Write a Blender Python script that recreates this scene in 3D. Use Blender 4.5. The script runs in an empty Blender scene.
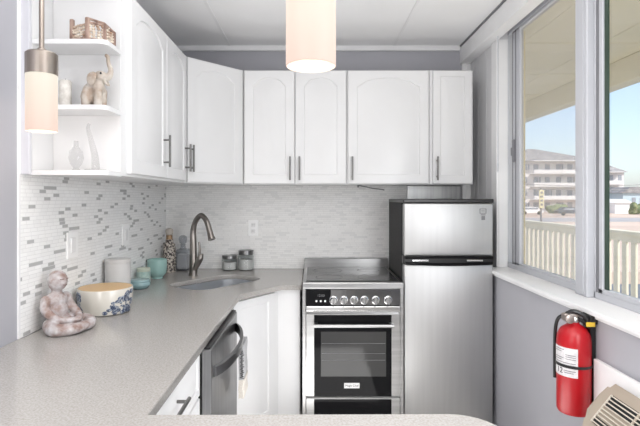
import bpy, bmesh, math, random
from mathutils import Vector, Matrix
random.seed(7)
PI = math.pi
SC = bpy.context.scene
COL = SC.collection

# ------------------------------------------------------------ camera, light
FPX, VX, HY, CZ = 486.0, 313.4, 198.0, 1.44
cd = bpy.data.cameras.new('camera'); cam = bpy.data.objects.new('camera', cd); COL.objects.link(cam)
cam.location = (0, 0, CZ); cam.rotation_euler = (PI/2, 0, 0)
cd.sensor_width = 36; cd.lens = 36*FPX/640; cd.clip_start = 0.02; cd.clip_end = 600
cd.shift_x = (320-VX)/640; cd.shift_y = -(213-HY)/640
SC.camera = cam

W = bpy.data.worlds.new('World'); SC.world = W; W.use_nodes = True
wn = W.node_tree.nodes; wl = W.node_tree.links
sky = wn.new('ShaderNodeTexSky'); sky.sky_type = 'NISHITA'; sky.sun_disc = False
sky.sun_elevation = math.radians(42); sky.sun_rotation = math.radians(200); sky.air_density = 1.0; sky.dust_density = 1.6
hs = wn.new('ShaderNodeMix'); hs.data_type = 'RGBA'; hs.inputs['Factor'].default_value = 0.3
hs.inputs['B'].default_value = (4.4, 4.8, 6.0, 1)
wl.new(sky.outputs[0], hs.inputs['A']); wl.new(hs.outputs['Result'], wn['Background'].inputs[0])
wn['Background'].inputs[1].default_value = 0.185

def lamp(kind, name, loc, rot, energy, color=(1,1,1), **kw):
    l = bpy.data.lights.new(name, kind); l.energy = energy; l.color = color
    for k, v in kw.items(): setattr(l, k, v)
    o = bpy.data.objects.new(name, l); o.location = loc; o.rotation_euler = rot; COL.objects.link(o); return o
lamp('SUN', 'sun', (0,0,30), (math.radians(45), 0, math.radians(45)), 4.5, (1,.95,.88), angle=.01)
lamp('AREA', 'room_light_ceiling', (0.0, 1.1, 2.55), (0, 0, 0), 14, (1,.99,.98), shape='RECTANGLE', size=1.9, size_y=2.2)  # added unseen fill, stands in for overhead room light
lamp('AREA', 'room_light_bounce', (0.0, -0.1, 1.95), (math.radians(180), 0, 0), 32, (1,.985,.97), shape='RECTANGLE', size=1.6, size_y=1.2)  # added fill aimed up so the ceiling throws light back
lamp('AREA', 'room_light_side', (1.06, 0.55, 1.30), (0, math.radians(88), math.radians(-32)), 22, (.98,.99,1), shape='RECTANGLE', size=1.2, size_y=1.0)  # added fill by the right wall, stands in for window daylight
lamp('AREA', 'room_light_left', (-1.0, -0.2, 1.35), (0, math.radians(-90), math.radians(40)), 25, (1,.99,.98), shape='RECTANGLE', size=1.4, size_y=1.0)  # added fill on the left to brighten the knee wall opposite
lamp('AREA', 'room_light_floor_bounce', (0.1, 1.9, 0.05), (math.radians(180), 0, 0), 10, (1,.99,.98), shape='RECTANGLE', size=.7, size_y=1.2)  # added fill just above the floor, imitates light bouncing off it
SC.view_settings.view_transform = 'Standard'; SC.view_settings.look = 'None'
SC.view_settings.exposure = 0.20; SC.view_settings.gamma = 1.0; SC.view_settings.use_curve_mapping = False

# ------------------------------------------------------------ materials
def mat(name, col, rough=.5, metal=0, **kw):
    m = bpy.data.materials.new(name); m.use_nodes = True
    b = m.node_tree.nodes['Principled BSDF']
    b.inputs['Base Color'].default_value = (*col, 1); b.inputs['Roughness'].default_value = rough; b.inputs['Metallic'].default_value = metal
    for k, v in kw.items(): b.inputs[k].default_value = v
    return m
def nodes(m): return m.node_tree.nodes, m.node_tree.links, m.node_tree.nodes['Principled BSDF']
def noisy(name, c1, c2, scale=40, rough=.5, metal=0, lo=.4, hi=.6, detail=4, bump=0, stretch=(1,1,1), **kw):
    m = mat(name, c1, rough, metal, **kw); N, L, B = nodes(m)
    tc = N.new('ShaderNodeTexCoord'); mp = N.new('ShaderNodeMapping'); mp.inputs['Scale'].default_value = stretch
    nz = N.new('ShaderNodeTexNoise'); nz.inputs['Scale'].default_value = scale; nz.inputs['Detail'].default_value = detail
    r = N.new('ShaderNodeValToRGB'); r.color_ramp.elements[0].position = lo; r.color_ramp.elements[1].position = hi
    r.color_ramp.elements[0].color = (*c1, 1); r.color_ramp.elements[1].color = (*c2, 1)
    L.new(tc.outputs['Object'], mp.inputs[0]); L.new(mp.outputs[0], nz.inputs['Vector']); L.new(nz.outputs['Fac'], r.inputs[0]); L.new(r.outputs[0], B.inputs['Base Color'])
    if bump:
        bp = N.new('ShaderNodeBump'); bp.inputs['Strength'].default_value = bump; bp.inputs['Distance'].default_value = .002
        L.new(nz.outputs['Fac'], bp.inputs['Height']); L.new(bp.outputs[0], B.inputs['Normal'])
    return m
WHITE  = noisy('cabinet_white', (.72,.72,.725), (.74,.74,.745), 3, .32)
TRIMW  = noisy('trim_white', (.82,.82,.825), (.86,.86,.865), 4, .4)
CEIL   = noisy('ceiling_paint', (.88,.88,.885), (.90,.90,.905), 2.5, .7)
GREY   = noisy('wall_lavender_grey', (.40,.40,.435), (.42,.42,.455), 2, .6)
GREYP  = mat('panel_grey', (.68,.68,.69), .55)
FLOOR  = noisy('floor_pale_plank', (.70,.68,.65), (.78,.76,.73), 6, .4, stretch=(1,.1,1))
STEEL  = noisy('brushed_steel', (.52,.52,.52), (.54,.54,.54), 40, .46, 1, stretch=(1,1,.03))
STEELH = noisy('brushed_steel_range', (.44,.44,.44), (.52,.52,.52), 60, .28, 1, stretch=(.03,.03,1))
DSTEEL = noisy('dark_steel_dishwasher', (.27,.27,.275), (.33,.33,.33), 60, .33, 1, stretch=(1,1,.03))
NICKEL = noisy('brushed_nickel', (.33,.285,.25), (.40,.35,.31), 80, .3, 1, stretch=(1,1,.05))
FAUCET = mat('faucet_nickel', (.30,.275,.255), .3, 1)
PULL   = mat('pull_steel', (.22,.215,.21), .35, 1)
CHROME = mat('chrome', (.62,.62,.62), .12, 1)
BLACK  = mat('black_plastic', (.012,.012,.013), .3)
BLKTEX = noisy('black_textured', (.008,.008,.008), (.02,.02,.02), 200, .55, bump=.3, **{'Specular IOR Level': .25})
BGLASS = mat('black_glass', (.008,.008,.009), .05, 0, **{'Specular IOR Level': .08})
SINKM  = mat('sink_steel', (.68,.70,.73), .38, .85)
RED    = mat('extinguisher_red', (.42,.004,.010), .32)
LABEL  = noisy('label_white', (.62,.60,.62), (.72,.70,.71), 90, .5)
INK    = mat('ink_black', (.02,.02,.02), .5)
INKG   = mat('ink_grey', (.18,.18,.19), .5)
YELLOW = mat('yellow_tag', (.75,.5,.05), .5)
BEIGE  = mat('ac_beige', (.42,.36,.29), .5)
BEIGEL = mat('ac_slat_beige', (.62,.57,.49), .45)
AQUA   = mat('aqua_ceramic', (.33,.52,.49), .25, 0, **{'Coat Weight': .5})
AQUAD  = mat('blue_green_ceramic', (.27,.42,.44), .25, 0, **{'Coat Weight': .5})
AQUAL  = noisy('speckled_mint', (.35,.50,.46), (.48,.60,.55), 70, .35)
CANIS  = mat('canister_white', (.60,.59,.58), .35)
CREAMC = mat('bowl_cream', (.66,.63,.57), .25, 0, **{'Coat Weight': .5})
TANC   = mat('bowl_tan', (.66,.44,.22), .45)
NAVY   = noisy('bowl_navy_pattern', (.03,.05,.11), (.35,.38,.42), 130, .3, lo=.45, hi=.6)
WASH   = noisy('whitewashed_clay', (.27,.18,.155), (.56,.54,.55), 30, .8, lo=.34, hi=.66, detail=6, bump=.5)
ELEPH  = noisy('elephant_resin', (.36,.28,.22), (.56,.52,.47), 22, .6, lo=.38, hi=.62, detail=6, bump=.6)
DRIFT  = noisy('driftwood', (.18,.11,.085), (.38,.27,.22), 60, .7, stretch=(1,1,.2))
PEBBLE = noisy('pebbles', (.34,.21,.14), (.70,.62,.52), 30, .6)
CANDLE = noisy('candle_beige', (.55,.52,.48), (.68,.66,.62), 40, .6)
WFRAME = mat('window_frame_white', (.54,.55,.585), .4)
WGREY  = mat('window_track_grey', (.20,.20,.215), .4)
GASKET = mat('green_black_gasket', (.03,.06,.04), .3)
DECK   = noisy('porch_beige', (.82,.77,.64), (.87,.82,.70), 5, .6)
SOFFIT = noisy('soffit_beige', (.82,.76,.58), (.86,.80,.63), 2, .7)
SIDING = noisy('far_siding_pale', (.60,.58,.58), (.66,.64,.64), .5, .8)
ROOFM  = noisy('far_roof_grey', (.22,.21,.22), (.32,.31,.31), .8, .9)
FARWIN = mat('far_window_dark', (.30,.32,.36), .2)
GROUND = noisy('sandy_ground', (.54,.42,.35), (.62,.50,.42), .12, .9)
ROAD   = noisy('road_asphalt', (.36,.35,.36), (.42,.41,.42), .5, .9)
BALC   = mat('far_balcony_pale', (.70,.69,.69), .8)  # white greyed down: distance haze put into the colour
BLUEH  = mat('far_blue_siding', (.44,.54,.60), .8)
WHITEH = mat('far_white', (.82,.82,.82), .8)
SIGNY  = mat('far_sign_cream', (.72,.66,.42), .7)
HEDGE  = noisy('hedge_green', (.10,.14,.06), (.25,.27,.14), 2, .9)
OUTLET = mat('outlet_white', (.93,.93,.93), .35)
CLOTHG = noisy('towel_grey', (.36,.36,.37), (.46,.46,.47), 200, .9)
CLOTHC = noisy('towel_cream', (.58,.54,.49), (.66,.62,.57), 200, .9)
CONTENT= noisy('dark_shells', (.04,.03,.03), (.55,.50,.44), 75, .5, lo=.45, hi=.55)

def glassm(name, tint=(1,1,1), haze=0.0, hazecol=(.8,.8,.78)):
    m = bpy.data.materials.new(name); m.use_nodes = True; N = m.node_tree.nodes; L = m.node_tree.links; N.clear()
    o = N.new('ShaderNodeOutputMaterial'); t = N.new('ShaderNodeBsdfTransparent'); t.inputs[0].default_value = (*tint, 1)
    g = N.new('ShaderNodeBsdfGlossy'); g.inputs['Roughness'].default_value = .02
    fr = N.new('ShaderNodeFresnel'); fr.inputs[0].default_value = 1.35
    ge = N.new('ShaderNodeNewGeometry'); iv = N.new('ShaderNodeMath'); iv.operation = 'SUBTRACT'; iv.inputs[0].default_value = 1
    mu = N.new('ShaderNodeMath'); mu.operation = 'MULTIPLY'; L.new(ge.outputs['Backfacing'], iv.inputs[1]); L.new(fr.outputs[0], mu.inputs[0]); L.new(iv.outputs[0], mu.inputs[1])
    mx = N.new('ShaderNodeMixShader'); L.new(mu.outputs[0], mx.inputs[0]); L.new(t.outputs[0], mx.inputs[1]); L.new(g.outputs[0], mx.inputs[2])
    d = N.new('ShaderNodeBsdfTranslucent'); d.inputs[0].default_value = (*hazecol, 1)
    m2 = N.new('ShaderNodeMixShader'); m2.inputs[0].default_value = haze
    L.new(mx.outputs[0], m2.inputs[1]); L.new(d.outputs[0], m2.inputs[2]); L.new(m2.outputs[0], o.inputs[0])
    return m
PANE   = glassm('window_glass', (.97,.98,.98), .03)
SCREEN = glassm('insect_screen', (.95,.95,.95), .16, (.85,.84,.80))
CLEAR  = glassm('clear_jar_glass', (.86,.88,.88), .10, (.8,.8,.8))
GREYG  = glassm('grey_cut_glass', (.82,.84,.86), .25, (.8,.8,.82))
FAINT  = glassm('faint_clear_glass', (.93,.93,.93), .16, (.9,.9,.9))

def shade_mat():
    m = mat('lit_frosted_glass', (.10,.09,.085), .5); N, L, B = nodes(m)
    tc = N.new('ShaderNodeTexCoord'); sp = N.new('ShaderNodeSeparateXYZ'); mr = N.new('ShaderNodeMapRange')
    mr.inputs['From Min'].default_value = 0; mr.inputs['From Max'].default_value = .18
    r = N.new('ShaderNodeValToRGB'); r.color_ramp.elements[0].color = (1,.72,.60,1); r.color_ramp.elements[1].color = (1,.93,.78,1)
    e = r.color_ramp.elements.new(.5); e.color = (1,.84,.70,1)
    L.new(tc.outputs['Object'], sp.inputs[0]); L.new(sp.outputs['Z'], mr.inputs[0]); L.new(mr.outputs[0], r.inputs[0])
    L.new(r.outputs[0], B.inputs['Emission Color']); B.inputs['Emission Strength'].default_value = .70
    return m
SHADE = shade_mat()
DIFF = mat('lit_diffuser', (.1,.09,.08), .5); DIFF.node_tree.nodes['Principled BSDF'].inputs['Emission Color'].default_value = (1,.78,.64,1); DIFF.node_tree.nodes['Principled BSDF'].inputs['Emission Strength'].default_value = .66
BULB = mat('warm_bulb', (1,.8,.6), .4); BULB.node_tree.nodes['Principled BSDF'].inputs['Emission Color'].default_value = (1,.75,.5,1); BULB.node_tree.nodes['Principled BSDF'].inputs['Emission Strength'].default_value = 1.0

def quartz():
    m = mat('quartz_counter', (.5,.48,.46), .16); N, L, B = nodes(m)
    tc = N.new('ShaderNodeTexCoord')
    n1 = N.new('ShaderNodeTexNoise'); n1.inputs['Scale'].default_value = 170; n1.inputs['Detail'].default_value = 2
    n2 = N.new('ShaderNodeTexVoronoi'); n2.inputs['Scale'].default_value = 120
    r1 = N.new('ShaderNodeValToRGB'); r1.color_ramp.elements[0].position = .36; r1.color_ramp.elements[1].position = .62
    r1.color_ramp.elements[0].color = (.345,.325,.305,1); r1.color_ramp.elements[1].color = (.42,.405,.39,1)
    r2 = N.new('ShaderNodeValToRGB'); r2.color_ramp.elements[0].position = .10; r2.color_ramp.elements[1].position = .16
    r2.color_ramp.elements[0].color = (.72,.70,.68,1); r2.color_ramp.elements[1].color = (1,1,1,1)
    mx = N.new('ShaderNodeMix'); mx.data_type = 'RGBA'; mx.blend_type = 'MULTIPLY'; mx.inputs['Factor'].default_value = 1
    for n in (n1, n2): L.new(tc.outputs['Object'], n.inputs['Vector'])
    L.new(n1.outputs['Fac'], r1.inputs[0]); L.new(n2.outputs['Distance'], r2.inputs[0])
    L.new(r1.outputs[0], mx.inputs['A']); L.new(r2.outputs[0], mx.inputs['B']); L.new(mx.outputs['Result'], B.inputs['Base Color'])
    return m
QUARTZ = quartz()

def tile(name, axis, white, accent, dens, accrough, accmetal):
    """thin horizontal strip mosaic; axis = horizontal object axis"""
    m = mat(name, white, .22); N, L, B = nodes(m)
    def M(op, a, b=None, c=None):
        n = N.new('ShaderNodeMath'); n.operation = op
        for i, v in enumerate((a, b, c)):
            if v is None: continue
            if isinstance(v, (int, float)): n.inputs[i].default_value = v
            else: L.new(v, n.inputs[i])
        return n.outputs[0]
    tc = N.new('ShaderNodeTexCoord'); sp = N.new('ShaderNodeSeparateXYZ'); L.new(tc.outputs['Object'], sp.inputs[0])
    h = sp.outputs[axis]; z = sp.outputs['Z']
    v = M('DIVIDE', z, .0152); row = M('FLOOR', v); fv = M('FRACT', v)
    wr = N.new('ShaderNodeTexWhiteNoise'); wr.noise_dimensions = '1D'; L.new(row, wr.inputs['W'])
    wid = M('ADD', M('MULTIPLY', M('GREATER_THAN', wr.outputs['Value'], .72), .05), .048)
    u = M('ADD', M('DIVIDE', h, wid), M('MULTIPLY', wr.outputs['Value'], 37.3)); cell = M('FLOOR', u); fu = M('FRACT', u)
    cb = N.new('ShaderNodeCombineXYZ'); L.new(cell, cb.inputs[0]); L.new(row, cb.inputs[1])
    wc = N.new('ShaderNodeTexWhiteNoise'); wc.noise_dimensions = '2D'; L.new(cb.outputs[0], wc.inputs['Vector'])
    jit = N.new('ShaderNodeTexWhiteNoise'); jit.noise_dimensions = '2D'
    per = M('ADD', cell, M('MULTIPLY', row, 2.618)); blk = M('FLOOR', M('DIVIDE', per, dens)); pos = M('FLOOR', M('SUBTRACT', per, M('MULTIPLY', blk, dens)))
    cj = N.new('ShaderNodeCombineXYZ'); L.new(blk, cj.inputs[0]); L.new(row, cj.inputs[1]); L.new(cj.outputs[0], jit.inputs['Vector'])
    pick = M('FLOOR', M('ADD', M('MULTIPLY', jit.outputs['Value'], 2.4), 1.0))
    acc = M('MULTIPLY', M('LESS_THAN', M('ABSOLUTE', M('SUBTRACT', pos, pick)), .5), M('GREATER_THAN', wr.outputs['Value'], .14))
    gv = M('LESS_THAN', fv, .13); gu = M('LESS_THAN', M('MULTIPLY', fu, wid), .002)
    gr = M('MAXIMUM', gv, M('MULTIPLY', gu, 1.0))
    # slight tone change per strip
    ton = N.new('ShaderNodeValToRGB'); L.new(wc.outputs['Value'], ton.inputs[0])
    ton.color_ramp.elements[0].color = (*[c*.94 for c in white], 1); ton.color_ramp.elements[1].color = (*white, 1)
    m1 = N.new('ShaderNodeMix'); m1.data_type = 'RGBA'; L.new(acc, m1.inputs['Factor']); L.new(ton.outputs[0], m1.inputs['A']); m1.inputs['B'].default_value = (*accent, 1)
    m2 = N.new('ShaderNodeMix'); m2.data_type = 'RGBA'; L.new(gr, m2.inputs['Factor']); L.new(m1.outputs['Result'], m2.inputs['A']); m2.inputs['B'].default_value = (*[c*.80 for c in white], 1)
    L.new(m2.outputs['Result'], B.inputs['Base Color'])
    am = M('MULTIPLY', acc, M('SUBTRACT', 1.0, gr))
    L.new(M('MULTIPLY', am, accmetal), B.inputs['Metallic'])
    L.new(M('ADD', M('MULTIPLY', am, accrough-.42), .42), B.inputs['Roughness'])
    bp = N.new('ShaderNodeBump'); bp.inputs['Strength'].default_value = .25; bp.inputs['Distance'].default_value = .0006
    L.new(M('SUBTRACT', 1.0, gr), bp.inputs['Height']); L.new(bp.outputs[0], B.inputs['Normal'])
    return m
TILEL = tile('mosaic_tile_left', 'Y', (.93,.93,.925), (.45,.45,.45), 8.0, .3, .0)
TILEB = tile('mosaic_tile_back', 'X', (.86,.855,.845), (.74,.74,.735), 6.0, .3, .0)  # accents lightened: window glints put into their colour

# ------------------------------------------------------------ helpers
def tag(o, label=None, cat=None, group=None, kind=None):
    if label: o['label'] = label
    if cat: o['category'] = cat
    if group: o['group'] = group
    if kind: o['kind'] = kind
    return o
def origin(o):
    v = Vector((0,0,0))
    while o: v = v + o.location; o = o.parent
    return v
def thing(name, loc, label, cat, group=None):
    o = bpy.data.objects.new(name, None); o.location = loc; o.empty_display_size = .05; COL.objects.link(o)
    return tag(o, label, cat, group)
def link_mesh(name, me, m, parent=None, smooth=False, loc=None):
    if m and not me.materials: me.materials.append(m)
    o = bpy.data.objects.new(name, me); COL.objects.link(o)
    if parent is not None: off = origin(parent); o.parent = parent
    else:
        if loc is None:
            xs = [v.co for v in me.vertices]
            loc = Vector(((min(c.x for c in xs)+max(c.x for c in xs))/2, (min(c.y for c in xs)+max(c.y for c in xs))/2, min(c.z for c in xs)))
        off = Vector(loc); o.location = off
    me.transform(Matrix.Translation(-off))
    if smooth:
        for p in me.polygons: p.use_smooth = True
        if smooth is not True:
            me.set_sharp_from_angle(angle=math.radians(smooth))
    return o
def obj(name, bm, m, parent=None, smooth=False, loc=None):
    bmesh.ops.recalc_face_normals(bm, faces=bm.faces)
    me = bpy.data.meshes.new(name); bm.to_mesh(me); bm.free()
    return link_mesh(name, me, m, parent, smooth, loc)
def B(): return bmesh.new()
def box(bm, x0, x1, y0, y1, z0, z1, bev=0, seg=1, mx=None):
    r = bmesh.ops.create_cube(bm, size=1)
    vs = r['verts']
    for v in vs: v.co = Vector(((x0+x1)/2+v.co.x*(x1-x0), (y0+y1)/2+v.co.y*(y1-y0), (z0+z1)/2+v.co.z*(z1-z0)))
    if bev:
        es = list({e for v in vs for e in v.link_edges})
        rr = bmesh.ops.bevel(bm, geom=es, offset=bev, segments=seg, affect='EDGES', profile=.5)
        vs = list({v for f in rr['faces'] for v in f.verts} | {v for v in vs if v.is_valid})
    if mx:
        for v in vs: v.co = mx @ v.co
    return bm
def lathe(bm, c, prof, seg=32, axis='Z', cap=True, mx=None):
    rings = []
    for (r, z) in prof:
        ring = []
        for i in range(seg):
            a = 2*PI*i/seg
            p = Vector((r*math.cos(a), r*math.sin(a), z))
            if axis == 'X': p = Vector((p.z, p.x, p.y))
            if axis == 'Y': p = Vector((p.x, p.z, p.y))
            if mx: p = mx @ p
            ring.append(bm.verts.new(Vector(c)+p))
        rings.append(ring)
    for a, b in zip(rings, rings[1:]):
        for i in range(seg): bm.faces.new((a[i], a[(i+1)%seg], b[(i+1)%seg], b[i]))
    if cap:
        bm.faces.new(rings[0]); bm.faces.new(rings[-1])
    return bm
def tube(bm, pts, r, seg=12, cap=True):
    pts = [Vector(p) for p in pts]; n = len(pts)
    rs = r if isinstance(r, (list, tuple)) else [r]*n
    up = None; rings = []
    for i, p in enumerate(pts):
        t = (pts[min(i+1,n-1)]-pts[max(i-1,0)]).normalized()
        if up is None: up = t.orthogonal().normalized()
        up = (up - t*up.dot(t)).normalized(); s = t.cross(up)
        rings.append([bm.verts.new(p+(up*math.cos(2*PI*k/seg)+s*math.sin(2*PI*k/seg))*rs[i]) for k in range(seg)])
    for a, b in zip(rings, rings[1:]):
        for i in range(seg): bm.faces.new((a[i], a[(i+1)%seg], b[(i+1)%seg], b[i]))
    if cap: bm.faces.new(rings[0]); bm.faces.new(rings[-1])
    return bm
def smoothpath(pts, n=6):
    P = [Vector(p) for p in pts]; out = []
    for i in range(len(P)-1):
        a = P[max(i-1,0)]; b = P[i]; c = P[i+1]; d = P[min(i+2,len(P)-1)]
        for k in range(n):
            t = k/n
            out.append(.5*((2*b)+(c-a)*t+(2*a-5*b+4*c-d)*t*t+(3*b-a-3*c+d)*t**3))
    return out+[P[-1]]
def prism(bm, poly, z0, z1):
    a = [bm.verts.new((x,y,z0)) for x,y in poly]; b = [bm.verts.new((x,y,z1)) for x,y in poly]
    bm.faces.new(a); bm.faces.new(b)
    n = len(poly)
    for i in range(n): bm.faces.new((a[i], a[(i+1)%n], b[(i+1)%n], b[i]))
    return bm
def profile_y(bm, poly, y0, y1):
    """poly of (x,z) extruded along y"""
    a = [bm.verts.new((x,y0,z)) for x,z in poly]; b = [bm.verts.new((x,y1,z)) for x,z in poly]
    bm.faces.new(a); bm.faces.new(b); n = len(poly)
    for i in range(n): bm.faces.new((a[i], a[(i+1)%n], b[(i+1)%n], b[i]))
    return bm
def eval_mesh(o):
    dg = bpy.context.evaluated_depsgraph_get(); dg.update()
    me = bpy.data.meshes.new_from_object(o.evaluated_get(dg)); me.materials.clear(); return me
def flat_mesh(loops, thick, bev=0):
    """2D loops (first outer, others holes) -> mesh z from 0 to thick"""
    cu = bpy.data.curves.new('tmp', 'CURVE'); cu.dimensions = '2D'; cu.fill_mode = 'BOTH'; cu.extrude = thick/2-bev; cu.bevel_depth = bev; cu.bevel_resolution = 1; cu.offset = -bev
    for lp in loops:
        s = cu.splines.new('POLY'); s.points.add(len(lp)-1)
        for p, q in zip(s.points, lp): p.co = (q[0], q[1], 0, 1)
        s.use_cyclic_u = True
    o = bpy.data.objects.new('tmp', cu); COL.objects.link(o); me = eval_mesh(o)
    bpy.data.objects.remove(o); me.transform(Matrix.Translation((0,0,thick/2))); return me
def text_mesh(s, size, thick=.0006):
    cu = bpy.data.curves.new('tmp', 'FONT'); cu.body = s; cu.size = size; cu.extrude = thick/2; cu.align_x = 'CENTER'; cu.align_y = 'CENTER'
    o = bpy.data.objects.new('tmp', cu); COL.objects.link(o); me = eval_mesh(o); bpy.data.objects.remove(o); return me
def ellipsoids(parts, voxel=.004, sm=3):
    """union of ellipsoids (c, (rx,ry,rz), rotz, roty) fused into one surface; also accepts ('t', pts, radii)"""
    bm = B()
    for p in parts:
        if p[0] == 't':
            pts = smoothpath(p[1], 4); m = len(pts); rr = p[2]
            rs = [rr[min(int(i*(len(rr)-1)/(m-1)), len(rr)-2)]*(1-((i*(len(rr)-1)/(m-1))-min(int(i*(len(rr)-1)/(m-1)), len(rr)-2))) + rr[min(int(i*(len(rr)-1)/(m-1)), len(rr)-2)+1]*((i*(len(rr)-1)/(m-1))-min(int(i*(len(rr)-1)/(m-1)), len(rr)-2)) for i in range(m)]
            tube(bm, pts, rs, 14)
            for e, r in ((pts[0], rs[0]), (pts[-1], rs[-1])):
                bmesh.ops.create_uvsphere(bm, u_segments=14, v_segments=8, radius=r, matrix=Matrix.Translation(e))
        else:
            c, r = p[0], p[1]; rz = p[2] if len(p) > 2 else 0; ry = p[3] if len(p) > 3 else 0
            mx = Matrix.Translation(c) @ Matrix.Rotation(rz, 4, 'Z') @ Matrix.Rotation(ry, 4, 'Y') @ Matrix.Diagonal((*r, 1))
            bmesh.ops.create_uvsphere(bm, u_segments=24, v_segments=14, radius=1, matrix=mx)
    bmesh.ops.recalc_face_normals(bm, faces=bm.faces)
    me = bpy.data.meshes.new('tmp'); bm.to_mesh(me); bm.free()
    o = bpy.data.objects.new('tmp', me); COL.objects.link(o)
    md = o.modifiers.new('r', 'REMESH'); md.mode = 'VOXEL'; md.voxel_size = voxel
    s = o.modifiers.new('s', 'SMOOTH'); s.iterations = sm; s.factor = .5
    out = eval_mesh(o); bpy.data.objects.remove(o); return out
def rrect(w, h, r, n=6, cx=0, cy=0, ang=0):
    out = []
    for (sx, sy, a0) in ((1,1,0), (-1,1,PI/2), (-1,-1,PI), (1,-1,3*PI/2)):
        for k in range(n+1):
            a = a0+PI/2*k/n
            x = sx*(w/2-r)+r*math.cos(a); y = sy*(h/2-r)+r*math.sin(a)
            out.append((cx+x*math.cos(ang)-y*math.sin(ang), cy+x*math.sin(ang)+y*math.cos(ang)))
    return out

# frames: o = origin (x,y), u = direction along width, n = outward normal (unit 2D)
def fr(o, u, n):
    return lambda a, b, z: Vector((o[0]+u[0]*a+n[0]*b, o[1]+u[1]*a+n[1]*b, z))
def door_bm(F, w, z0, z1, t=.02, arch=.05, m=.055):
    """raised panel door, back on b=0, front on b=t"""
    bm = B(); K = 14
    def loop(ins, b, ar):
        x0, x1 = m+ins, w-m-ins; zb = z0+m+ins
        top = z1-m*.8-ins
        pts = [(x0, zb), (x1, zb)]
        if ar <= 0: pts += [(x1, top)]+[(x1+(x0-x1)*k/K, top) for k in range(1, K)]+[(x0, top)]
        else:
            zs = top-ar
            pts += [(x1, zs)]
            sh = (x1-x0)*.07
            for k in range(1, K):
                f = (k-1)/(K-2); x = x1-sh+(x0-x1+2*sh)*f
                c = (f-.5)*2
                pts.append((x, zs+ar*.12+ar*.88*math.sqrt(max(0, 1-abs(c)**2.0*.98))))
            pts += [(x0, zs)]
        return [bm.verts.new(F(x, b, z)) for x, z in pts]
    rp = [(0,z0),(w,z0),(w,z1)]+[(w+(0-w)*k/K, z1) for k in range(1,K)]+[(0,z1)]
    def ring(b, ins):
        out = []
        for x, z in rp:
            out.append(bm.verts.new(F(min(max(x,ins),w-ins), b, min(max(z,z0+ins),z1-ins))))
        return out
    R = [ring(0,0), ring(t-.003,0), ring(t,.003), loop(0,t,arch), loop(.004,t-.006,arch), loop(.010,t-.006,arch), loop(.032,t-.0005,arch)]
    n = len(R[0])
    for a, b in zip(R, R[1:]):
        for i in range(n): bm.faces.new((a[i], a[(i+1)%n], b[(i+1)%n], b[i]))
    bm.faces.new(R[0]); bm.faces.new(R[-1])
    return bm
def fbox(bm, F, a0, a1, b0, b1, z0, z1, bev=0):
    s = B(); box(s, a0, a1, b0, b1, z0, z1, bev)
    me = bpy.data.meshes.new('t'); s.to_mesh(me); s.free()
    for v in me.vertices: v.co = F(v.co.x, v.co.y, v.co.z)
    bm.from_mesh(me); bpy.data.meshes.remove(me); return bm
def pull(F, a, b, z0, z1, parent, horizontal=False, a1=None):
    """bar pull: bar with two posts, standing off the face b"""
    bm = B(); off = .032
    if not horizontal:
        tube(bm, [F(a, b+off, z0), F(a, b+off, z1)], .006)
        for z in (z0+.025, z1-.025): tube(bm, [F(a, b, z), F(a, b+off, z)], .005)
    else:
        tube(bm, [F(a, b+off, z0), F(a1, b+off, z0)], .0065)
        for x in (a+.025, a1-.025): tube(bm, [F(x, b, z0), F(x, b+off, z0)], .0055)
    return obj('handle', bm, PULL, parent, 40)

# ------------------------------------------------------------ room shell
XW, XT = -1.111, -1.104        # left wall paint, left tile face
XR, XL, XF = 1.18, 1.115, 1.2375   # right wall panelling, lower knee wall, window frame plane
DB, DT = 3.66, 3.64            # back wall, back tile face
ZC = 2.58; YR = -5.5
ZS = 1.0                        # sill top
def struct(name, bm, m, smooth=False): return tag(obj(name, bm, m, None, smooth), kind='structure')
bm = B(); box(bm, XW-.1, 1.3, YR, DB+.1, -.1, 0); struct('floor', bm, FLOOR)
bm = B(); box(bm, XW-.1, 1.3, YR, DB+.1, ZC, ZC+.1); struct('ceiling', bm, CEIL)
bm = B(); box(bm, XW-.1, XW, YR, DB+.1, 0, ZC); struct('wall_left', bm, GREY)
bm = B(); box(bm, XW, 1.3, DB, DB+.1, 0, ZC); struct('wall_back', bm, GREY)
bm = B(); box(bm, XW, 1.3, YR-.1, YR, 0, ZC); struct('wall_rear', bm, GREY)
WY0, WY1 = 0.55, 3.097; WZ1 = 2.50     # window opening
bm = B()
box(bm, XL, 1.32, YR, DB, 0, ZS-.02)                  # knee wall
box(bm, XR, 1.32, YR, WY0, ZS-.02, ZC)
box(bm, XR, 1.32, WY0, WY1, WZ1, ZC)
struct('wall_right', bm, GREY)
bm = B(); box(bm, XR, 1.32, WY1, DB, ZS-.02, ZC)       # panelled stretch with grooves
for i, y in enumerate((3.2,3.31,3.36,3.48,3.56)): box(bm, XR-.002, XR+.002, y, y+.05, ZS, 2.449)
struct('wall_right_panelling', bm, GREYP)
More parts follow.
